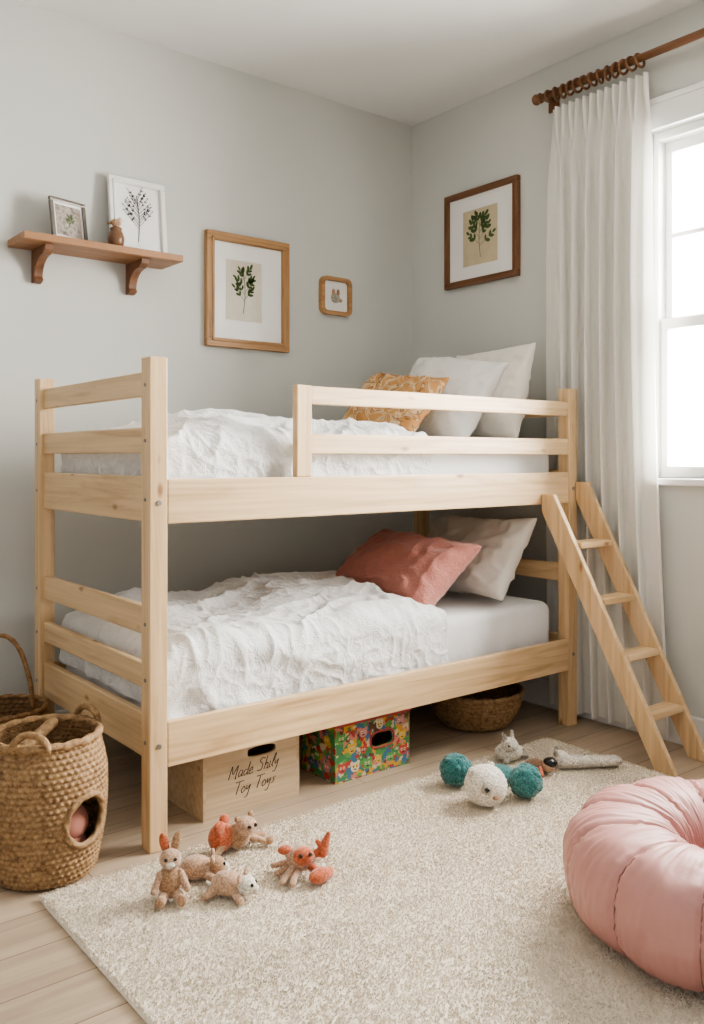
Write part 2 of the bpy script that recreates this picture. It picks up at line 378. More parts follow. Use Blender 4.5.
def fold(e,r):
    if e<=0: return 0,0,0
    if e<r*pi/2: a=e/r; return r*math.sin(a), r*(1-math.cos(a)), a
    return r, r+e-r*pi/2, pi/2
def duvet(name,x0,xr,y0,y1,zt,dropf,dropl,bulge,mat,seed,amp=0.018,NU=340,NV=240,side_k=0.75):
    r=0.04; vs=[]; fs=[]; off=Vector((seed*3.1,seed*1.7,seed))
    for j in range(NV+1):
        t=j/NV; bmin=y0+r-(dropf+r*0.57); b_=y1-(y1-bmin)*t
        xmax=xr(max(0,min(1,(y1-b_)/(y1-y0))), t)
        amin=x0+r-(dropl+r*0.57)
        for i in range(NU+1):
            a=amin+(xmax-amin)*i/NU
            hx,dx,ax=fold(x0+r-a,r); hy,dy,ay=fold(y0+r-b_,r)
            px=a if hx==0 else x0+r-hx; py=b_ if hy==0 else y0+r-hy
            z=zt-max(dx,dy)-0.15*min(dx,dy)
            nn=Vector((-math.sin(ax),-math.sin(ay),max(0.0,math.cos(ax)*math.cos(ay)))).normalized()
            q=Vector((a,b_,0))+off
            wv=noise.noise(q*1.3)*0.6; w2=noise.noise(q*4.1)*0.5
            def rg(n_,p): return 1-math.sqrt(n_*n_+0.004)*p
            f1=max(0,rg(noise.noise(Vector((q.x*2.6+wv*2,q.y*4.8+wv*3,seed))),1.8))**3
            f2=max(0,rg(noise.noise(Vector((q.x*6+wv*3-q.y*4.5+w2,q.y*6+q.x*2.6,seed+5))),1.9))**3
            f4=max(0,rg(noise.noise(Vector((q.x*14+q.y*9+w2*3,q.y*13-q.x*6,seed+9))),2.0))**2
            f3=noise.noise(q*30)*0.5+0.5
            side=min(1,(ax+ay)/(pi/2))
            d=amp*f1+amp*0.55*f2+0.008*f4+0.0035*f3
            edge=min(1,(xmax-a)/0.12); edge=edge*edge*(3-2*edge) if edge<1 else 1
            u=(px-x0)/(xmax-x0); vv=(py-y0)/(y1-y0)
            top=bulge(u,vv)*(0.75+0.5*noise.noise(q*2.2))*edge
            disp=(1-side)*(d+max(0,top))+side*min(0.030,(side_k*d))
            vs.append(Vector((px,py,z))+nn*disp)
    W=NU+1
    for j in range(NV):
        for i in range(NU): k=j*W+i; fs.append((k,k+W,k+W+1,k+1))
    o=mesh_obj(name,vs,fs,mat,smooth=True)
    sd=o.modifiers.new('thick','SOLIDIFY'); sd.thickness=0.012; sd.offset=-1
    return o
def ss(t): t=max(0,min(1,t)); return t*t*(3-2*t)
def bul(h,ul):
    return lambda u,v: h*(max(0,min(1,v/0.30))**0.55)*(max(0,min(1,(1-v)/0.12))**0.7)*ss(u/ul)
duvet('duvet',1.262,lambda s,t:2.50-0.10*s+0.07*s*s+0.04*math.sin(s*7)+0.03*noise.noise(Vector((s*9,3,0))),2.527,3.39,0.568,0.20,0.17,bul(0.10,0.15),white_cloth,1.0,amp=0.032)
duvet('duvet',1.262,lambda s,t:2.62-0.25*s+0.06*math.sin(s*6+1),2.527,3.39,1.264,0.145,0.13,bul(0.080,0.28),white_cloth,4.0,amp=0.030)

def pillow(name,wd,ht,th,loc,a,yaw,roll,mat,seed=0,n=48):
    vs=[];fs=[];idx={}
    def P(i,j,s):
        u=-1+2*i/n; v=-1+2*j/n
        uu=math.sin(u*pi/2)*0.35+u*0.65; vv_=math.sin(v*pi/2)*0.35+v*0.65
        x=wd/2*uu*(1-0.09*(1-vv_*vv_)*uu*uu); y=ht/2*vv_*(1-0.10*(1-uu*uu)*vv_*vv_)
        e=max(0,(1-uu*uu))*max(0,(1-vv_*vv_)); h=th/2*e**0.42
        q=Vector((x*5+seed,y*5,s*3+seed))
        wr=noise.noise(q*1.1)*0.020+((1-abs(noise.noise(q*2.4)))**4)*0.014
        rad=noise.noise(Vector((math.atan2(vv_,uu)*4,seed,s)))*0.014*(uu*uu+vv_*vv_)
        h+= (wr+rad)*min(1,e*5)
        h+=0.0015
        return (x,y,s*h + 0.012*math.sin(u*3+seed)*v)
    for s in (1,-1):
        for j in range(n+1):
            for i in range(n+1):
                border = i in (0,n) or j in (0,n)
                if s==-1 and border: idx[(s,i,j)]=idx[(1,i,j)]; continue
                idx[(s,i,j)]=len(vs); vs.append(P(i,j,s))
        for j in range(n):
            for i in range(n):
                f=(idx[(s,i,j)],idx[(s,i+1,j)],idx[(s,i+1,j+1)],idx[(s,i,j+1)])
                fs.append(f if s==1 else f[::-1])
    o=mesh_obj(name,vs,fs,mat,smooth=True,recentre=False)
    cx=Vector((0,-1,0)); cy=Vector((math.sin(a),0,math.cos(a))); cz=cx.cross(cy)
    M=Matrix((cx,cy,cz)).transposed()
    R=Matrix.Rotation(yaw,3,'Z')@M@Matrix.Rotation(roll,3,'Z')
    o.rotation_euler=R.to_euler(); o.location=loc
    return o
pillow('pillow',0.54,0.46,0.15,(3.09,2.86,1.495),rd(14),rd(-4),rd(1),pillow_m,1)
pillow('pillow',0.60,0.46,0.19,(2.93,3.00,1.475),rd(30),rd(4),rd(-8),pillow_w,2)
pillow('throw_pillow',0.50,0.38,0.15,(2.66,3.05,1.43),rd(38),rd(6),rd(-6),mustard_m,3)
pillow('pillow',0.64,0.42,0.18,(2.98,2.86,0.745),rd(36),rd(-3),rd(2),pillow_m,4)
pillow('throw_pillow',0.62,0.42,0.20,(2.55,2.85,0.715),rd(56),rd(6),rd(-6),rust_m,5)

# ------------------------------------------------------------ rug (base + wool pile)
rug=(0.82,2.96,-0.1,2.385)
NX,NY=260,300; vs=[];fs=[]
for j in range(NY+1):
    for i in range(NX+1):
        u=i/NX;v=j/NY; x=rug[0]+(rug[1]-rug[0])*u; y=rug[2]+(rug[3]-rug[2])*v
        e=min(u*(rug[1]-rug[0]),(1-u)*(rug[1]-rug[0]),v*(rug[3]-rug[2]),(1-v)*(rug[3]-rug[2]))
        z=0.001 if e==0 else 0.0130+random.uniform(-0.001,0.001)
        vs.append((x,y,z))
W=NX+1
for j in range(NY):
    for i in range(NX): k=j*W+i; fs.append((k,k+1,k+W+1,k+W))
rng=random.Random(3)
for _ in range(200000):
    x=rng.uniform(rug[0]-0.002,rug[1]+0.002); y=rng.uniform(0.7 if rng.random()<0.95 else rug[2],rug[3]+0.002)
    lean=noise.noise(Vector((x*5,y*5,0)))*2.2+rng.uniform(-2.2,2.2)
    h=rng.uniform(0.002,0.0050); wd_=rng.uniform(0.0016,0.0028)
    a=rng.uniform(0,2*pi); dx,dy=math.cos(a)*wd_,math.sin(a)*wd_
    lx,ly=math.cos(lean)*h*0.85,math.sin(lean)*h*0.85
    k=len(vs); vs+=[(x-dx,y-dy,0.0120),(x+dx,y+dy,0.0120),(x+dx*0.5+lx,y+dy*0.5+ly,0.0134+h),(x-dx*0.5+lx,y-dy*0.5+ly,0.0134+h)]
    fs.append((k,k+1,k+2,k+3))
mesh_obj('area_rug',vs,fs,rug_m,smooth=False)

# ------------------------------------------------------------ curtain + rod
def curtain():
    NU,NV=360,70; vs=[];fs=[]; zt,zb=2.83,0.035
    for j in range(NV+1):
        v=j/NV; z=zt+(zb-zt)*v
        yl=2.63; yr=2.125-0.06*v+0.02*math.sin(v*4)
        k1=ss(v/0.14)
        for i in range(NU+1):
            u=i/NU
            ph1=u*2*pi*13
            ph=u*2*pi*6.5+2.0*noise.noise(Vector((u*2.5,v*0.9,2)))
            s2=math.sin(ph)+0.4*math.sin(2*ph+v*1.5)
            s1=math.copysign(abs(math.sin(ph1))**0.6,math.sin(ph1))
            x=3.305+(1-k1)*0.024*s1+k1*0.044*s2*(0.8+0.4*noise.noise(Vector((u*4,v*1.2,7))))+k1*0.004*noise.noise(Vector((u*26,v*5,1)))
            y=yl+(yr-yl)*u+k1*0.022*math.cos(ph)
            x=3.305+0.040*math.tanh((x-3.305)/0.040)
            vs.append((x,y,z))
    W=NU+1
    for j in range(NV):
        for i in range(NU): k=j*W+i; fs.append((k,k+W,k+W+1,k+1))
    return mesh_obj('curtain_panel',vs,fs,curtain_m,smooth=True)
curtain()
rod=empty('curtain_rod',(3.29,1.7,2.885))
RX,RZ=3.285,2.895
cyl('rod',(RX,1.68,RZ),0.017,'y',2.04,shw['y'],rod)
def lathe(name,c,prof,axis,mat,parent=None,seg=28):
    vs=[];fs=[]
    for r,h in prof:
        for k in range(seg):
            a=2*pi*k/seg; p=(r*math.cos(a),r*math.sin(a))
            if axis=='z': vs.append((c[0]+p[0],c[1]+p[1],c[2]+h))
            else: vs.append((c[0]+p[0],c[1]+h,c[2]+p[1]))
    for i in range(len(prof)-1):
        for k in range(seg): fs.append((i*seg+k,i*seg+(k+1)%seg,(i+1)*seg+(k+1)%seg,(i+1)*seg+k))
    fs+=[tuple(range(seg))[::-1],tuple((len(prof)-1)*seg+k for k in range(seg))]
    o=mesh_obj(name,vs,fs,mat,parent,smooth=True)
    bm=bmesh.new(); bm.from_mesh(o.data); bmesh.ops.recalc_face_normals(bm,faces=bm.faces); bm.to_mesh(o.data); bm.free()
    return o
fin=[(0.017,0),(0.024,0.004),(0.024,0.012),(0.018,0.017),(0.024,0.024),(0.026,0.032),(0.022,0.042),(0.010,0.047)]
lathe('finial_1',(RX,2.68,RZ),fin,'y',shw['y'],rod); lathe('finial_2',(RX,0.66,RZ),[(r,-h) for r,h in fin],'y',shw['y'],rod)
for y in (2.67,0.72):
    box('bracket',RX,WX,y-0.012,y+0.012,RZ-0.012,RZ+0.012,shw['x'],rod,0.003)
    box('bracket_plate',WX-0.012,WX,y-0.03,y+0.03,RZ-0.05,RZ+0.05,shw['z'],rod,0.003)
for i in range(13):
    y=2.635-i*0.040
    pts=[(RX+0.028*math.cos(a),y+0.006*math.sin(a+i),RZ-0.009+0.028*math.sin(a)) for a in [2*pi*k/24 for k in range(24)]]
    tube('ring',pts,0.006,shw['x'],rod,cyclic=True,seg=8)

# ------------------------------------------------------------ shelf
sh=empty('wall_shelf',(1.45,WY-0.1,2.07))
box('board',1.135,1.825,WY-0.205,WY,2.055,2.085,shb['x'],sh,0.004)
for i,x in enumerate((1.25,1.665)):
    P=[(WY,2.055),(WY-0.165,2.055),(WY-0.16,2.035)]
    for k in range(9):
        t=k/8; P.append((WY-0.13+0.095*math.sin(t*pi/2), 2.02-0.075*(1-math.cos(t*pi/2))))
    P+=[(WY-0.045,1.93),(WY-0.02,1.92),(WY,1.92)]
    extrude_x('bracket_%d'%i,P,x-0.018,x+0.018,shw['z'],sh,0.002)

# ------------------------------------------------------------ pictures
def plant_mesh(name,P,ca,cz,h,wd,mat,parent,seed,leafs=5,ll=0.03,lw=0.2,curve=0.01):
    rnd=random.Random(seed); vs=[];fs=[]
    def quadstrip(pts,wid):
        for i in range(len(pts)-1):
            (a0,z0),(a1,z1)=pts[i],pts[i+1]; L=math.hypot(a1-a0,z1-z0) or 1; nx,nz=-(z1-z0)/L*wid,(a1-a0)/L*wid
            k=len(vs); vs.extend([P(a0-nx,z0-nz),P(a1-nx,z1-nz),P(a1+nx,z1+nz),P(a0+nx,z0+nz)]); fs.append((k,k+1,k+2,k+3))
    def leaf(a,z,ang,l):
        k=len(vs); n=10
        for i in range(n):
            t=2*pi*i/n; lx=l*0.5*(1+math.cos(t)); ly=l*lw*math.sin(t)
            vs.append(P(a+lx*math.cos(ang)-ly*math.sin(ang), z+lx*math.sin(ang)+ly*math.cos(ang)))
        fs.append(tuple(range(k,k+n)))
    def st(t): return (ca-curve*0.5+curve*math.sin(t*3),cz-h/2+h*t*0.9)
    quadstrip([st(i/8) for i in range(9)],0.0017)
    for bI in range(leafs):
        t=0.3+0.65*bI/leafs
        for sgn in (-1,1):
            t2=t+(0.06 if sgn>0 else 0)
            a0,z0=st(min(1,t2))
            ang=pi/2-sgn*(1.0-0.5*t)+rnd.uniform(-.2,.2); L=wd*0.5*(1.2-0.6*t)*rnd.uniform(0.8,1.1)
            quadstrip([(a0+L*s*math.cos(ang),z0+L*s*math.sin(ang)) for s in (0,0.33,0.66,1)],0.001)
            for s in (0.45,0.75,1.0):
                for dd in ((-0.7,0.6) if s<1 else (0.0,)):
                    leaf(a0+L*s*math.cos(ang),z0+L*s*math.sin(ang),ang+dd+rnd.uniform(-.25,.25),ll*rnd.uniform(0.7,1.1))
    leaf(*st(1.0),pi/2,ll)
    return mesh_obj(name,vs,fs,mat,parent)
def picture(name,side,a0,a1,z0,z1,fw,frm,dep,pr,paper,pmat,seed,ph,pw,base=None,mat_m=mat_board,ll=0.028,leafs=5,lw=0.2,inner=True):
    def P(a,off,z):
        return (a,base-off,z) if side=='back' else (base-off,a,z)
    if base is None: base = WY if side=='back' else WX
    e=empty(name,P((a0+a1)/2,dep/2,z0))
    ax='x' if side=='back' else 'y'
    def bx(nm,A0,A1,o0,o1,Z0,Z1,m,bv=0.003):
        p=P(A0,o0,Z0);q=P(A1,o1,Z1); return box(nm,p[0],q[0],p[1],q[1],p[2],q[2],m,e,bv)
    bx('frame_top',a0,a1,0,dep,z1-fw,z1,frm[ax]); bx('frame_bottom',a0,a1,0,dep,z0,z0+fw,frm[ax])
    bx('frame_left',a0,a0+fw,0,dep,z0+fw,z1-fw,frm['z']); bx('frame_right',a1-fw,a1,0,dep,z0+fw,z1-fw,frm['z'])
    if inner:
        g=fw*0.62; h_=fw*0.25
        for (A0,A1,Z0,Z1,mm) in ((a0+g,a1-g,z1-g-h_,z1-g,ax),(a0+g,a1-g,z0+g,z0+g+h_,ax),(a0+g,a0+g+h_,z0+g,z1-g,'z'),(a1-g-h_,a1-g,z0+g,z1-g,'z')):
            bx('bead',A0,A1,dep*0.5,dep+0.004,Z0,Z1,frm[mm],0.001)
    bx('mat',a0+fw,a1-fw,0,dep*0.5,z0+fw,z1-fw,mat_m,0)
    if pr: bx('print',pr[0],pr[1],dep*0.5,dep*0.5+0.0015,pr[2],pr[3],paper,0)
    ca,cz=((pr[0]+pr[1])/2,(pr[2]+pr[3])/2) if pr else ((a0+a1)/2,(z0+z1)/2)
    plant_mesh('botanical',lambda a,z:P(a,dep*0.5+0.0025,z),ca,cz,ph,pw,pmat,e,seed,leafs,ll,lw)
    return e
picture('framed_botanical_print','back',2.04,2.51,1.725,2.272,0.042,oak,0.03,(2.15,2.35,1.86,2.15),paper_grey,leaf_m,1,0.22,0.15,ll=0.032,leafs=4,lw=0.22)
picture('framed_botanical_print','right',2.88,3.39,2.10,2.598,0.032,shw,0.03,(3.02,3.26,2.20,2.49),paper_beige,leaf_m,2,0.22,0.19,ll=0.036,leafs=4,lw=0.26)
wf={k:white_frame_m for k in 'xyz'}; sf={k:silver_m for k in 'xyz'}
e=picture('white_picture_frame','back',1.55,1.82,2.0875,2.43,0.028,wf,0.02,None,None,ink_m,3,0.22,0.20,base=WY-0.055,ll=0.012,leafs=9)
e.rotation_euler=(rd(-6),0,rd(2))
m,nt,b=new_mat('photo_print'); v=coords(nt); n=noise_tex(nt,v,30,3)
r=ramp(nt,[(0.3,(0.12,0.10,0.09)),(0.5,(0.45,0.38,0.33)),(0.62,(0.20,0.22,0.16)),(0.75,(0.6,0.5,0.45))]); nt.links.new(n.outputs[0],r.inputs[0]); nt.links.new(r.outputs[0],b.inputs['Base Color']); b.inputs['Roughness'].default_value=0.3
photo_m=m
e=picture('small_photo_frame','back',1.275,1.445,2.0875,2.272,0.016,sf,0.015,(1.30,1.42,2.115,2.244),photo_m,leaf_m,4,0.05,0.05,base=WY-0.095,ll=0.010,leafs=3,inner=False)
e.rotation_euler=(rd(-9),0,rd(14))
jy=WY-0.165
j=empty('ceramic_jar',(1.53,jy,2.086))
jar_m=plain('jar_brown',(0.16,0.08,0.04),0.35)
lathe('body',(1.53,jy,2.086),[(0.024,0),(0.032,0.006),(0.035,0.035),(0.029,0.058),(0.022,0.066),(0.026,0.072),(0.022,0.08),(0.004,0.086)],'z',jar_m,j)
bl=Blob((0,0,0)); bl.ell((1.53,jy,2.186),(0.022,0.016,0.017),tan_w); bl.ell((1.548,jy-0.004,2.202),(0.011,0.010,0.010),cream_w); bl.limb((1.515,jy,2.186),(1.495,jy,2.178),0.008,0.004,jar_m)
o=bl.done('bird_topper'); o.parent=j; o.location=-j.location
pq=empty('small_wall_plaque',(2.81,WY,2.045))
def rrect(a0,a1,z0,z1,r,y,n=6):
    out=[]
    for cx,cz,st in ((a1-r,z1-r,0),(a0+r,z1-r,pi/2),(a0+r,z0+r,pi),(a1-r,z0+r,1.5*pi)):
        for k in range(n+1):
            t=st+pi/2*k/n; out.append((cx+r*math.cos(t),y,cz+r*math.sin(t)))
    return out
A=rrect(2.712,2.912,1.945,2.143,0.035,WY-0.03); B=rrect(2.732,2.892,1.965,2.123,0.02,WY-0.03)
C=rrect(2.712,2.912,1.945,2.143,0.035,WY); D=rrect(2.732,2.892,1.965,2.123,0.02,WY-0.01)
n=len(A); vs=A+B+C+D; fs=[]
for i in range(n):
    k=(i+1)%n; fs+=[(i,k,n+k,n+i),(i,2*n+i,2*n+k,k),(n+i,n+k,3*n+k,3*n+i)]
mesh_obj('frame',vs,fs,oak['x'],pq)
mesh_obj('backing',D,[tuple(range(n))],mat_board,pq)
bl=Blob((2.81,WY-0.016,2.035)); bl.ell((0,0,0),(0.028,0.006,0.026),grey_w); bl.ell((-0.012,0,0.03),(0.010,0.005,0.018),tan_w); bl.ell((0.018,0,0.03),(0.010,0.005,0.018),tan_w); bl.ell((0.032,0,-0.01),(0.014,0.005,0.010),peach_w)
o=bl.done('relief',0,0.0002); o.parent=pq; o.location=Vector((2.81,WY-0.016,2.035))-pq.location

# ------------------------------------------------------------ boxes under bed
def crate(name,x0,x1,y0,y1,h,t,mat,slot,rim=None):
    e=empty(name,((x0+x1)/2,(y0+y1)/2,0)); sx0,sx1,sz0,sz1=slot
    box('bottom',x0,x1,y0,y1,0,t,mat,e,0.001)
    box('back',x0,x1,y1-t,y1,t,h,mat,e,0.001)
    box('side_a',x0,x0+t,y0,y1-t,t,h,mat,e,0.001); box('side_b',x1-t,x1,y0,y1-t,t,h,mat,e,0.001)
    hx,hz=(sx0+sx1)/2,(sz0+sz1)/2; n=32; outer=[];inner=[]
    X0,X1=x0+t,x1-t
    for k in range(n):
        a=2*pi*k/n+pi/4; ca,sa=math.cos(a),math.sin(a)
        m_=max(abs(ca),abs(sa)); ox=ca/m_; oz=sa/m_
        outer.append(((X0+X1)/2+ox*(X1-X0)/2, (t+h)/2+oz*(h-t)/2))
        ex=2/3.2; inner.append((hx+(sx1-sx0)/2*math.copysign(abs(ca)**ex,ca), hz+(sz1-sz0)/2*math.copysign(abs(sa)**ex,sa)))
    vs=[(x,y0,z) for x,z in outer]+[(x,y0,z) for x,z in inner]+[(x,y0+t,z) for x,z in inner]+[(x,y0+t,z) for x,z in outer]
    fs=[]
    for i in range(n):
        k=(i+1)%n; fs+=[(i,n+i,n+k,k),(n+i,2*n+i,2*n+k,n+k),(2*n+i,3*n+i,3*n+k,2*n+k)]
    mesh_obj('front',vs,fs,mat,e)
    if rim: box('lid',x0-0.004,x1+0.004,y0-0.004,y1+0.004,h,h+0.012,rim,e,0.002)
    else: box('lid',x0,x1,y0,y1,h,h+0.01,mat,e,0.002)
    return e
cr=crate('wooden_crate',1.415,1.80,2.555,2.82,0.225,0.012,crate_m,(1.585,1.70,0.175,0.208))
def strokes(parent,x,y,z,s,lines,rad):
    for k,ln in enumerate(lines):
        pts=[(x+s*(px+0.35*pz),y,z+s*pz) for px,pz in ln]
        out=[]
        for i in range(len(pts)-1):
            p0=Vector(pts[max(i-1,0)]);p1=Vector(pts[i]);p2=Vector(pts[i+1]);p3=Vector(pts[min(i+2,len(pts)-1)])
            for q in range(5):
                t=q/5; out.append(0.5*((2*p1)+(-p0+p2)*t+(2*p0-5*p1+4*p2-p3)*t*t+(-p0+3*p1-3*p2+p3)*t*t*t))
        out.append(Vector(pts[-1]))
        tube('lettering_%d'%k,out,rad,ink_m,parent,seg=6)
LET={
 'M':[[(0,0),(0.05,1),(0.3,0.35),(0.6,1),(0.62,0),(0.7,0.05)]],
 'a':[[(0.35,0.45),(0.1,0.5),(0.02,0.2),(0.15,0),(0.35,0.3),(0.36,0.45),(0.36,0.05),(0.5,0.05)]],
 'd':[[(0.35,0.4),(0.1,0.45),(0.02,0.2),(0.15,0),(0.35,0.25),(0.4,1.0),(0.36,0.1),(0.5,0.05)]],
 'e':[[(0.0,0.2),(0.3,0.3),(0.25,0.5),(0.05,0.35),(0.05,0.05),(0.25,0),(0.45,0.1)]],
 's':[[(0.3,0.5),(0.08,0.42),(0.25,0.2),(0.05,0.0)]],
 'S':[[(0.5,0.9),(0.2,1.0),(0.05,0.75),(0.4,0.45),(0.35,0.05),(0,0.05)]],
 'h':[[(0.05,0),(0.1,1.05)],[(0.07,0.3),(0.25,0.5),(0.35,0.3),(0.32,0),(0.45,0.05)]],
 'i':[[(0.05,0.5),(0.03,0.05),(0.18,0.05)]],
 'l':[[(0,0.1),(0.2,0.8),(0.12,1.05),(0.05,0.2),(0.2,0)]],
 'y':[[(0,0.5),(0.08,0.15),(0.3,0.5)],[(0.32,0.5),(0.25,-0.35),(0.0,-0.4)]],
 'T':[[(-0.1,0.95),(0.65,1.0)],[(0.28,1.0),(0.22,0)]],
 'o':[[(0.2,0.5),(0.02,0.25),(0.18,0),(0.38,0.25),(0.2,0.5)]]}
ADV={'M':0.85,'a':0.5,'d':0.5,'e':0.45,'s':0.4,'S':0.6,'h':0.5,'i':0.25,'l':0.27,'y':0.48,'T':0.62,'o':0.48,' ':0.4}
def write(parent,txt,x,y,z,s):
    cx=0
    for ch in txt:
        if ch in LET: strokes(parent,x+cx*s,y,z+cx*s*0.05,s,LET[ch],0.0014)
        cx+=ADV[ch]
write(cr,'Made Shily',1.51,2.5545,0.118,0.042); write(cr,'Toy Toys',1.53,2.5545,0.062,0.042)
tb=crate('toy_storage_box',1.956,2.325,2.55,2.76,0.205,0.006,toybox_m,(2.13,2.235,0.10,0.150),toybox_red)
def disc(nm,cx,cz,rx,rz,off,mat,face='front',n=18):
    pts=[]
    for k in range(n):
        a=2*pi*k/n; u=cx+rx*math.cos(a); z=cz+rz*math.sin(a)
        pts.append((u,2.55-off,z) if face=='front' else (1.956-off,u,z))
    mesh_obj(nm,pts,[tuple(range(n))],mat,tb)
rr=random.Random(5)
spots=[(1.985,0.16),(2.035,0.115),(1.99,0.05),(2.05,0.045),(2.09,0.165),(2.11,0.045),(2.165,0.05),(2.225,0.045),(2.29,0.06),(2.285,0.12),(2.275,0.175),(2.09,0.10),(2.17,0.18)]
cols=[pr_g,pr_y,pr_r,pr_c,pr_p,pr_g,pr_y,pr_g,pr_r,pr_y,pr_p,pr_r,pr_c]
for i,((cx,cz),c_) in enumerate(zip(spots,cols)):
    R_=rr.uniform(0.014,0.021)
    disc('print_head',cx,cz,R_,R_*0.9,0.0006,c_)
    for s in (-1,1):
        disc('print_ear',cx+s*R_*0.75,cz+R_*0.75,R_*0.35,R_*0.4,0.0005,c_)
        disc('print_eye',cx+s*R_*0.38,cz+R_*0.15,R_*0.26,R_*0.3,0.0009,pr_c if c_ is not pr_c else pr_y); disc('print_pupil',cx+s*R_*0.38,cz+R_*0.12,R_*0.12,R_*0.14,0.0012,ink_m)
    disc('print_mouth',cx,cz-R_*0.4,R_*0.35,R_*0.12,0.0009,ink_m)
for (cy,cz),c_ in zip([(2.60,0.15),(2.66,0.08),(2.72,0.15),(2.60,0.05)],[pr_y,pr_g,pr_r,pr_p]):
    disc('print_head',cy,cz,0.02,0.018,0.0006,c_,'side'); disc('print_eye',cy-0.007,cz+0.003,0.005,0.006,0.0009,pr_c,'side'); disc('print_eye',cy+0.007,cz+0.003,0.005,0.006,0.0009,pr_c,'side')
sl=[(2.1825+0.0585*math.copysign(abs(math.cos(a))**0.62,math.cos(a)),2.5485,0.125+0.0305*math.copysign(abs(math.sin(a))**0.62,math.sin(a))) for a in [2*pi*k/40 for k in range(40)]]
tube('slot_trim',sl,0.004,toybox_red,tb,cyclic=True,seg=8)

# ------------------------------------------------------------ wicker baskets
def wicker(name,c,prof,rows,mat,parent,hole=None,nb=36,seg=216,sub=5,thick=0.008):
    cum=[0]
    for i in range(1,len(prof)): cum.append(cum[-1]+math.dist(prof[i],prof[i-1]))
    T=cum[-1]; nr=rows*sub; vs=[];fs=[]
    def at(s):
        for i in range(1,len(cum)):
            if s<=cum[i]+1e-9:
                t=(s-cum[i-1])/(cum[i]-cum[i-1]); return tuple(prof[i-1][k]*(1-t)+prof[i][k]*t for k in (0,1))
        return prof[-1]
    for j_ in range(nr+1):
        r,z=at(T*j_/nr); row=j_/sub; ri=int(row)
        for k in range(seg):
            a=2*pi*k/seg
            d=0.0048*abs(math.sin(pi*row))+0.0032*math.sin(nb*a*1.0+(ri%2)*pi+ (row-ri)*1.5)*abs(math.sin(pi*row))
            rr=r+d+0.002*noise.noise(Vector((math.cos(a)*3,math.sin(a)*3,z*10)))
            vs.append((c[0]+rr*math.cos(a),c[1]+rr*math.sin(a),c[2]+z))
    for j_ in range(nr):
        for k in range(seg):
            f=(j_*seg+k,j_*seg+(k+1)%seg,(j_+1)*seg+(k+1)%seg,(j_+1)*seg+k)
            if hole:
                m_=sum((Vector(vs[q]) for q in f),Vector())/4
                if (m_-Vector(hole[0])).length<hole[1]: continue
            fs.append(f)
    k0=len(vs); vs.append((c[0],c[1],c[2]+prof[0][1]))
    for k in range(seg): fs.append((k0,(k+1)%seg,k))
    o=mesh_obj(name,vs,fs,mat,parent,smooth=True)
    sd=o.modifiers.new('t','SOLIDIFY'); sd.thickness=thick; sd.offset=-1
    return o
def braid_ring(name,c,r,z,mat,parent,rad=0.009,tw=0.25):
    pts=[(c[0]+r*math.cos(a),c[1]+r*math.sin(a),c[2]+z) for a in [2*pi*k/120 for k in range(120)]]
    return tube(name,pts,rad,mat,parent,cyclic=True,seg=12,twist=tw)
bc=(0.895,2.55,0)
bk=empty('seagrass_pet_basket',bc)
prof=[(0.128,0.004),(0.138,0.01),(0.150,0.06),(0.163,0.14),(0.170,0.22),(0.169,0.30),(0.160,0.35),(0.148,0.395)]
ha=math.atan2(-1.0,0.42); hr=0.070; hz_=0.18; hc=(bc[0]+0.167*math.cos(ha),bc[1]+0.167*math.sin(ha),hz_)
wicker('body',bc,prof,25,wick1,bk,hole=(hc,hr),nb=54,seg=270)
braid_ring('rim',bc,0.151,0.398,wick1,bk,0.011)
hp_=[]
for k in range(60):
    t=2*pi*k/60; s=hr*math.cos(t); zz=hz_+hr*math.sin(t)
    rr=0.170 if zz>0.18 else 0.170-(0.18-zz)*0.12; an=ha+s/rr
    hp_.append((bc[0]+(rr+0.001)*math.cos(an),bc[1]+(rr+0.001)*math.sin(an),zz))
tube('opening_rim',hp_,0.009,wick1,bk,cyclic=True,seg=12,twist=0.25)
for an in (ha-1.0,ha+1.5):
    c0=Vector((bc[0]+0.153*math.cos(an),bc[1]+0.153*math.sin(an),0.39)); tg=Vector((-math.sin(an),math.cos(an),0))
    tube('handle',[c0+tg*0.05*math.cos(t)+Vector((0,0,0.050*math.sin(t))) for t in [pi*k/16 for k in range(17)]],0.009,wick1,bk,seg=12,twist=0.25)
bl=Blob((0,0,0)); bl.ell((bc[0],bc[1]-0.045,0.085),(0.10,0.085,0.065),pinkball_m); bl.ell((bc[0]+0.035,bc[1]-0.05,0.145),(0.07,0.07,0.06),pinkball_m)
o=bl.done('cushion'); o.parent=bk; o.location=-bk.location
bl=Blob((0,0,0)); bl.ell((bc[0]-0.02,bc[1]+0.02,0.31),(0.10,0.09,0.05),wick2); bl.limb((bc[0]-0.09,bc[1]+0.01,0.34),(bc[0]+0.04,bc[1]+0.05,0.41),0.02,0.016,wick1)
o=bl.done('basket_contents'); o.parent=bk; o.location=-bk.location
c2=(1.0,3.30,0); b2=empty('hoop_handle_basket',c2)
wicker('body',c2,[(0.11,0.004),(0.13,0.02),(0.15,0.12),(0.155,0.22),(0.15,0.28)],18,wick2,b2)
braid_ring('rim',c2,0.152,0.285,wick2,b2,0.009)
tube('hoop',[(c2[0]+0.13*math.cos(t)*0.6,c2[1]+0.13*math.cos(t)*-0.75,0.28+0.27*math.sin(t)) for t in [pi*k/30 for k in range(31)]],0.008,wick2,b2,seg=10,twist=0.2)
c3=(2.90,2.745,0); b3=empty('wicker_bowl_basket',c3)
wicker('body',c3,[(0.12,0.004),(0.145,0.01),(0.175,0.05),(0.198,0.10),(0.208,0.150)],12,wick1,b3)
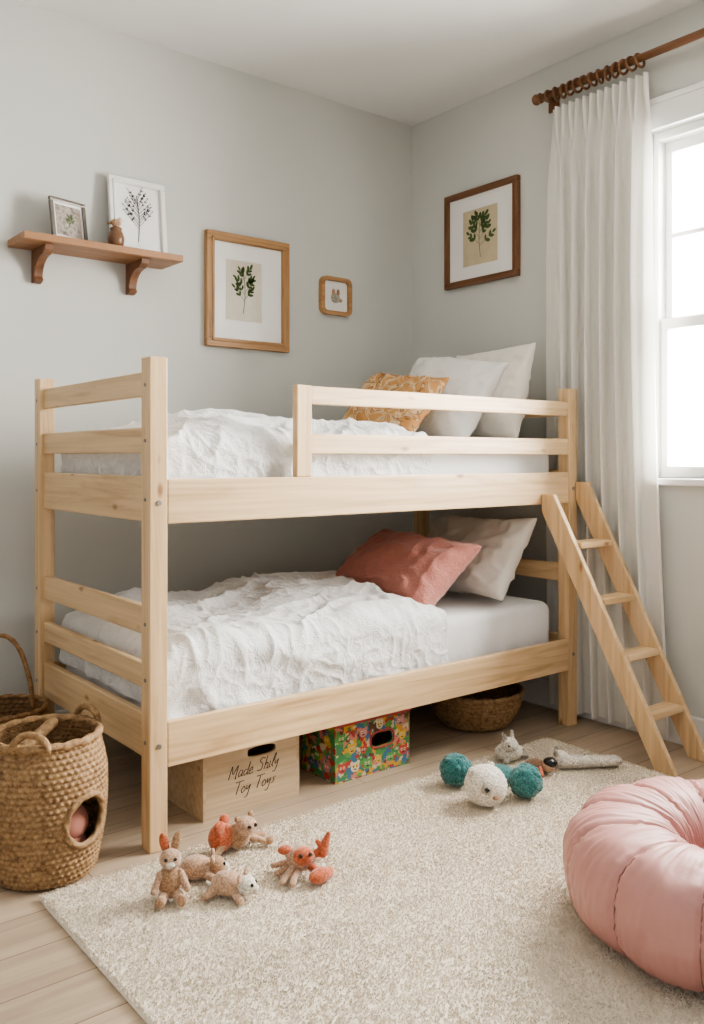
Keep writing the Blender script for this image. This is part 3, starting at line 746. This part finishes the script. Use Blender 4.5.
braid_ring('rim',c3,0.209,0.155,wick1,b3,0.011)

# ------------------------------------------------------------ pouf
def pouf():
    pc=(2.10,1.12,0.0); R=0.252; e=empty('leather_pouf',pc); NP=12; NT=480; NS=80; vs=[];fs=[]
    def pt(th,ph,extra=0):
        k=(th*NP/(2*pi)+0.35)%1; dd=min(k,1-k)
        cr=math.exp(-(dd/0.04)**2)
        puff=0.950+0.055*math.sin(pi*k)**0.7-0.045*cr
        cp,sp=math.cos(ph),math.sin(ph); ex=0.85
        cc=math.copysign(abs(cp)**ex,cp); s_=math.copysign(abs(sp)**ex,sp)
        q=Vector((math.cos(th)*4,math.sin(th)*4,ph*1.5))
        pk=0.007*noise.noise(Vector((ph*9,math.floor(th*NP/(2*pi)+0.85),1)))*math.exp(-(dd/0.16)**2)
        wr=0.006*noise.noise(q)+0.004*noise.noise(Vector((th*22,ph*2.2,1)))+pk
        a=0.155*puff+wr+extra; b_=0.138*puff+wr+extra
        r=R+a*cc; z=0.157+b_*s_
        return (pc[0]+r*math.cos(th),pc[1]+r*math.sin(th),max(0.0188,z))
    for i in range(NT):
        for j_ in range(NS): vs.append(pt(2*pi*i/NT,2*pi*j_/NS))
    for i in range(NT):
        for j_ in range(NS):
            fs.append((i*NS+j_,((i+1)%NT)*NS+j_,((i+1)%NT)*NS+(j_+1)%NS,i*NS+(j_+1)%NS))
    mesh_obj('ring',vs,fs,leather,e,smooth=True)
    for i in range(NP):
        tube('seam_%d'%i,[pt(2*pi*(i-0.35)/NP,2*pi*k/60,0.0005) for k in range(60)],0.0018,seam_m,e,cyclic=True,seg=6)
    lathe('centre_cushion',(pc[0],pc[1],0.019),[(0.06,0),(0.085,0.02),(0.09,0.06),(0.08,0.085),(0.04,0.10),(0.01,0.103)],'z',leather,e,48)
pouf()

# ------------------------------------------------------------ toys
Z=0.0185
def bunny():
    b=Blob((1.087,2.142,Z)); m_=peach_w
    b.ell((0,0,0.045),(0.032,0.028,0.045),tan_w); b.ell((0,-0.006,0.108),(0.029,0.027,0.027),m_); b.ell((0,-0.03,0.102),(0.012,0.010,0.009),cream_w)
    for s in (-1,1):
        b.ell((s*0.016,0.004,0.148),(0.012,0.007,0.028),orange_w if s<0 else tan_w,(0,s*0.22,0)); b.ell((s*0.012,-0.029,0.115),0.005,black_m,sub=2)
        b.limb((s*0.026,-0.008,0.07),(s*0.044,-0.03,0.035),0.010,0.009,m_); b.limb((s*0.018,-0.015,0.016),(s*0.028,-0.055,0.014),0.015,0.012,m_)
        b.ell((s*0.028,-0.058,0.018),(0.013,0.010,0.016),tan_w)
    b.ell((0,0.03,0.03),0.012,cream_w); return b.done('crochet_bunny',rd(-25))
bunny()
def mouse(loc,rz,body,head):
    b=Blob(loc); b.ell((0,0,0.032),(0.034,0.046,0.032),body); b.ell((0,-0.055,0.034),(0.027,0.026,0.025),head); b.ell((0,-0.079,0.029),(0.011,0.012,0.010),cream_w)
    for s in (-1,1):
        b.ell((s*0.022,-0.045,0.06),(0.012,0.006,0.012),body); b.ell((s*0.012,-0.076,0.042),0.005,black_m,sub=2)
        b.limb((s*0.02,-0.03,0.018),(s*0.04,-0.055,0.010),0.012,0.010,body); b.limb((s*0.022,0.03,0.018),(s*0.045,0.045,0.010),0.013,0.010,body)
    b.limb((0,0.045,0.02),(0.03,0.075,0.010),0.007,0.004,head); return b.done('crochet_mouse',rz)
mouse((1.195,2.195,Z),rd(60),peach_w,tan_w); mouse((1.215,2.06,Z),rd(35),peach_w,cream_w)
def doll():
    b=Blob((1.385,2.285,Z)); b.ell((0,0,0.04),(0.038,0.034,0.038),tan_w); b.ell((0.005,-0.03,0.075),(0.032,0.03,0.028),peach_w)
    b.ell((-0.05,0.02,0.045),(0.042,0.035,0.042),orange_w); b.ell((-0.075,0.0,0.085),(0.02,0.01,0.02),orange_w); b.ell((-0.03,0.03,0.085),(0.018,0.012,0.02),orange_w)
    for s in (-1,1):
        b.ell((0.005+s*0.012,-0.058,0.082),0.006,black_m,sub=2); b.ell((0.005+s*0.026,-0.02,0.1),(0.01,0.007,0.01),tan_w)
    b.limb((0.03,-0.01,0.03),(0.075,-0.05,0.010),0.011,0.009,peach_w); b.ell((0.08,-0.053,0.014),(0.014,0.012,0.012),tan_w)
    b.limb((0.02,0.0,0.03),(0.10,0.0,0.012),0.012,0.009,tan_w); b.limb((-0.06,0.0,0.03),(-0.10,-0.01,0.012),0.012,0.009,tan_w)
    return b.done('crochet_fox',rd(10))
doll()
def crab():
    b=Blob((1.44,2.035,Z)); b.ell((0,0,0.045),(0.042,0.036,0.034),peach_w); b.ell((0.0,-0.02,0.058),(0.030,0.026,0.026),orange_w)
    for s in (-1,1): b.ell((s*0.014,-0.046,0.072),0.006,black_m,sub=2)
    b.limb((0.03,0,0.05),(0.06,-0.01,0.06),0.012,0.012,orange_w); b.limb((0.06,-0.01,0.06),(0.078,-0.01,0.108),0.018,0.006,orange_w); b.limb((0.06,-0.01,0.07),(0.045,-0.01,0.09),0.010,0.006,orange_w)
    b.limb((-0.03,0,0.05),(-0.045,0,0.07),0.010,0.009,peach_w); b.ell((-0.048,0,0.075),(0.020,0.014,0.013),orange_w)
    b.ell((0.035,-0.070,0.022),(0.036,0.022,0.020),orange_w,(0,0,0.4)); b.ell((0.065,-0.055,0.018),(0.022,0.014,0.014),orange_w,(0,0,1.0))
    b.limb((0.02,-0.02,0.03),(0.04,-0.06,0.02),0.012,0.012,orange_w)
    for s,yy in ((-1,-0.05),(-1,0.0),(1,0.05),(-1,0.045)):
        b.limb((s*0.03,yy*0.4,0.03),(s*0.07,yy*1.1,0.012),0.010,0.008,peach_w)
    b.limb((-0.02,-0.02,0.02),(-0.045,-0.075,0.012),0.011,0.009,peach_w)
    return b.done('crochet_crab',rd(-20))
crab()
def pompom(name,loc,r,mat):
    b=Blob(loc); b.ell((0,0,r*0.95),r*0.93,mat,sub=5)
    for i in range(60):
        v=Vector((random.gauss(0,1),random.gauss(0,1),random.gauss(0,1))).normalized()
        if v.z<-0.8: continue
        b.ell(Vector((0,0,r*0.95))+v*r*0.80,r*0.22,mat,sub=2)
    return b.done(name,0,0.0025)
pompom('teal_pompom',(2.262,2.235,Z),0.060,teal_m); pompom('teal_pompom',(2.372,2.005,Z),0.060,teal_m)
b=Blob((2.40,2.15,Z)); b.ell((0,0,0.032),(0.062,0.055,0.032),teal_m,sub=4); b.ell((-0.025,0.02,0.04),(0.045,0.04,0.03),teal_m,sub=4)
for s in (-1,1): b.limb((s*0.03,0.02,0.02),(s*0.055,0.05,0.012),0.016,0.012,teal_m)
b.done('teal_plush',0,0.002)
b=Blob((2.213,2.045,Z)); b.ell((0,0,0.068),(0.072,0.072,0.068),cream_w,sub=5)
b.ell((-0.042,-0.045,0.078),(0.020,0.020,0.020),grey_w); b.ell((-0.054,-0.057,0.080),(0.009,0.009,0.009),black_m,sub=2)
b.ell((-0.02,-0.064,0.05),(0.012,0.01,0.008),tan_w)
for s in (-1,1): b.ell((s*0.045,0.02,0.118),(0.016,0.012,0.016),cream_w)
b.done('plush_bear_head',0,0.0018)
b=Blob((2.62,2.30,Z)); b.ell((0,0,0.03),(0.06,0.045,0.035),cream_w,sub=4); b.ell((-0.02,-0.02,0.065),(0.033,0.03,0.03),cream_w,sub=4)
for s in (-1,1): b.limb((-0.02+s*0.018,-0.015,0.085),(-0.02+s*0.026,-0.01,0.11),0.010,0.006,grey_w); b.ell((-0.035+s*0.012,-0.042,0.07),0.004,black_m,sub=2); b.limb((s*0.03,-0.02,0.02),(s*0.06,-0.04,0.012),0.012,0.009,grey_w)
b.done('plush_donkey',0,0.003)
b=Blob((2.575,2.14,Z)); b.ell((0,0,0.028),(0.05,0.032,0.027),brown_w); b.ell((0.045,-0.03,0.030),(0.027,0.026,0.025),peach_w); b.ell((0.05,-0.035,0.042),(0.027,0.025,0.020),black_m)
for s in (-1,1): b.limb((-0.03,s*0.015,0.02),(-0.075,s*0.03,0.012),0.013,0.009,tan_w)
b.limb((0.01,-0.02,0.03),(-0.01,-0.06,0.012),0.010,0.008,orange_w); b.done('rag_doll',rd(-10))
b=Blob((2.79,2.045,Z))
for k in range(12):
    t=k/11; b.ell((-0.085+0.165*t,-0.11*t+0.06,0.024),(0.03,0.028,0.024-0.006*t),cream_w,sub=3)
b.ell((-0.09,0.07,0.036),(0.032,0.03,0.028),cream_w,sub=4)
for s in (-1,1): b.ell((-0.10+s*0.018,0.08+s*0.012,0.062),(0.010,0.008,0.014),grey_w); b.limb((s*0.05,-s*0.03,0.02),(s*0.05+0.03,-s*0.03+0.04,0.010),0.012,0.009,cream_w)
b.done('plush_sheep',0,0.003)

# ------------------------------------------------------------ lights / world / camera
wd=bpy.data.worlds.new('sky'); S.world=wd; wd.use_nodes=True
wn=wd.node_tree; bg=wn.nodes['Background']; bg.inputs[0].default_value=(1.0,0.985,0.955,1)
# hazy daylight sky: brightest over the garden side the window faces (+X)
tc=N(wn,'ShaderNodeTexCoord'); sx=N(wn,'ShaderNodeSeparateXYZ'); mr=N(wn,'ShaderNodeMapRange')
wn.links.new(tc.outputs['Generated'],sx.inputs[0]); wn.links.new(sx.outputs[0],mr.inputs['Value'])
mr.interpolation_type='SMOOTHSTEP'
mr.inputs['From Min'].default_value=0.35; mr.inputs['From Max'].default_value=0.75
mr.inputs['To Min'].default_value=0.44; mr.inputs['To Max'].default_value=7.0
wn.links.new(mr.outputs[0],bg.inputs[1])
L=bpy.data.lights.new('window_daylight','AREA'); L.shape='RECTANGLE'; L.size=4.0; L.size_y=4.2; L.energy=1600; L.color=(1.0,0.97,0.92)
lo=bpy.data.objects.new('window_daylight',L); COL.objects.link(lo); lo.location=(5.0,1.7,2.3); lo.rotation_euler=(0,pi/2,0)
cam=bpy.data.cameras.new('camera'); co=bpy.data.objects.new('camera',cam); COL.objects.link(co)
co.location=(0,0,1.2); co.rotation_euler=(pi/2,0,rd(-38.6)); cam.lens=878/1024*36; cam.sensor_width=36; cam.sensor_fit='AUTO'
cam.shift_y=-55/1024; cam.clip_start=0.05
S.camera=co
S.view_settings.view_transform='AgX'
try: S.view_settings.look='AgX - Medium High Contrast'
except Exception: pass
S.view_settings.exposure=0.52
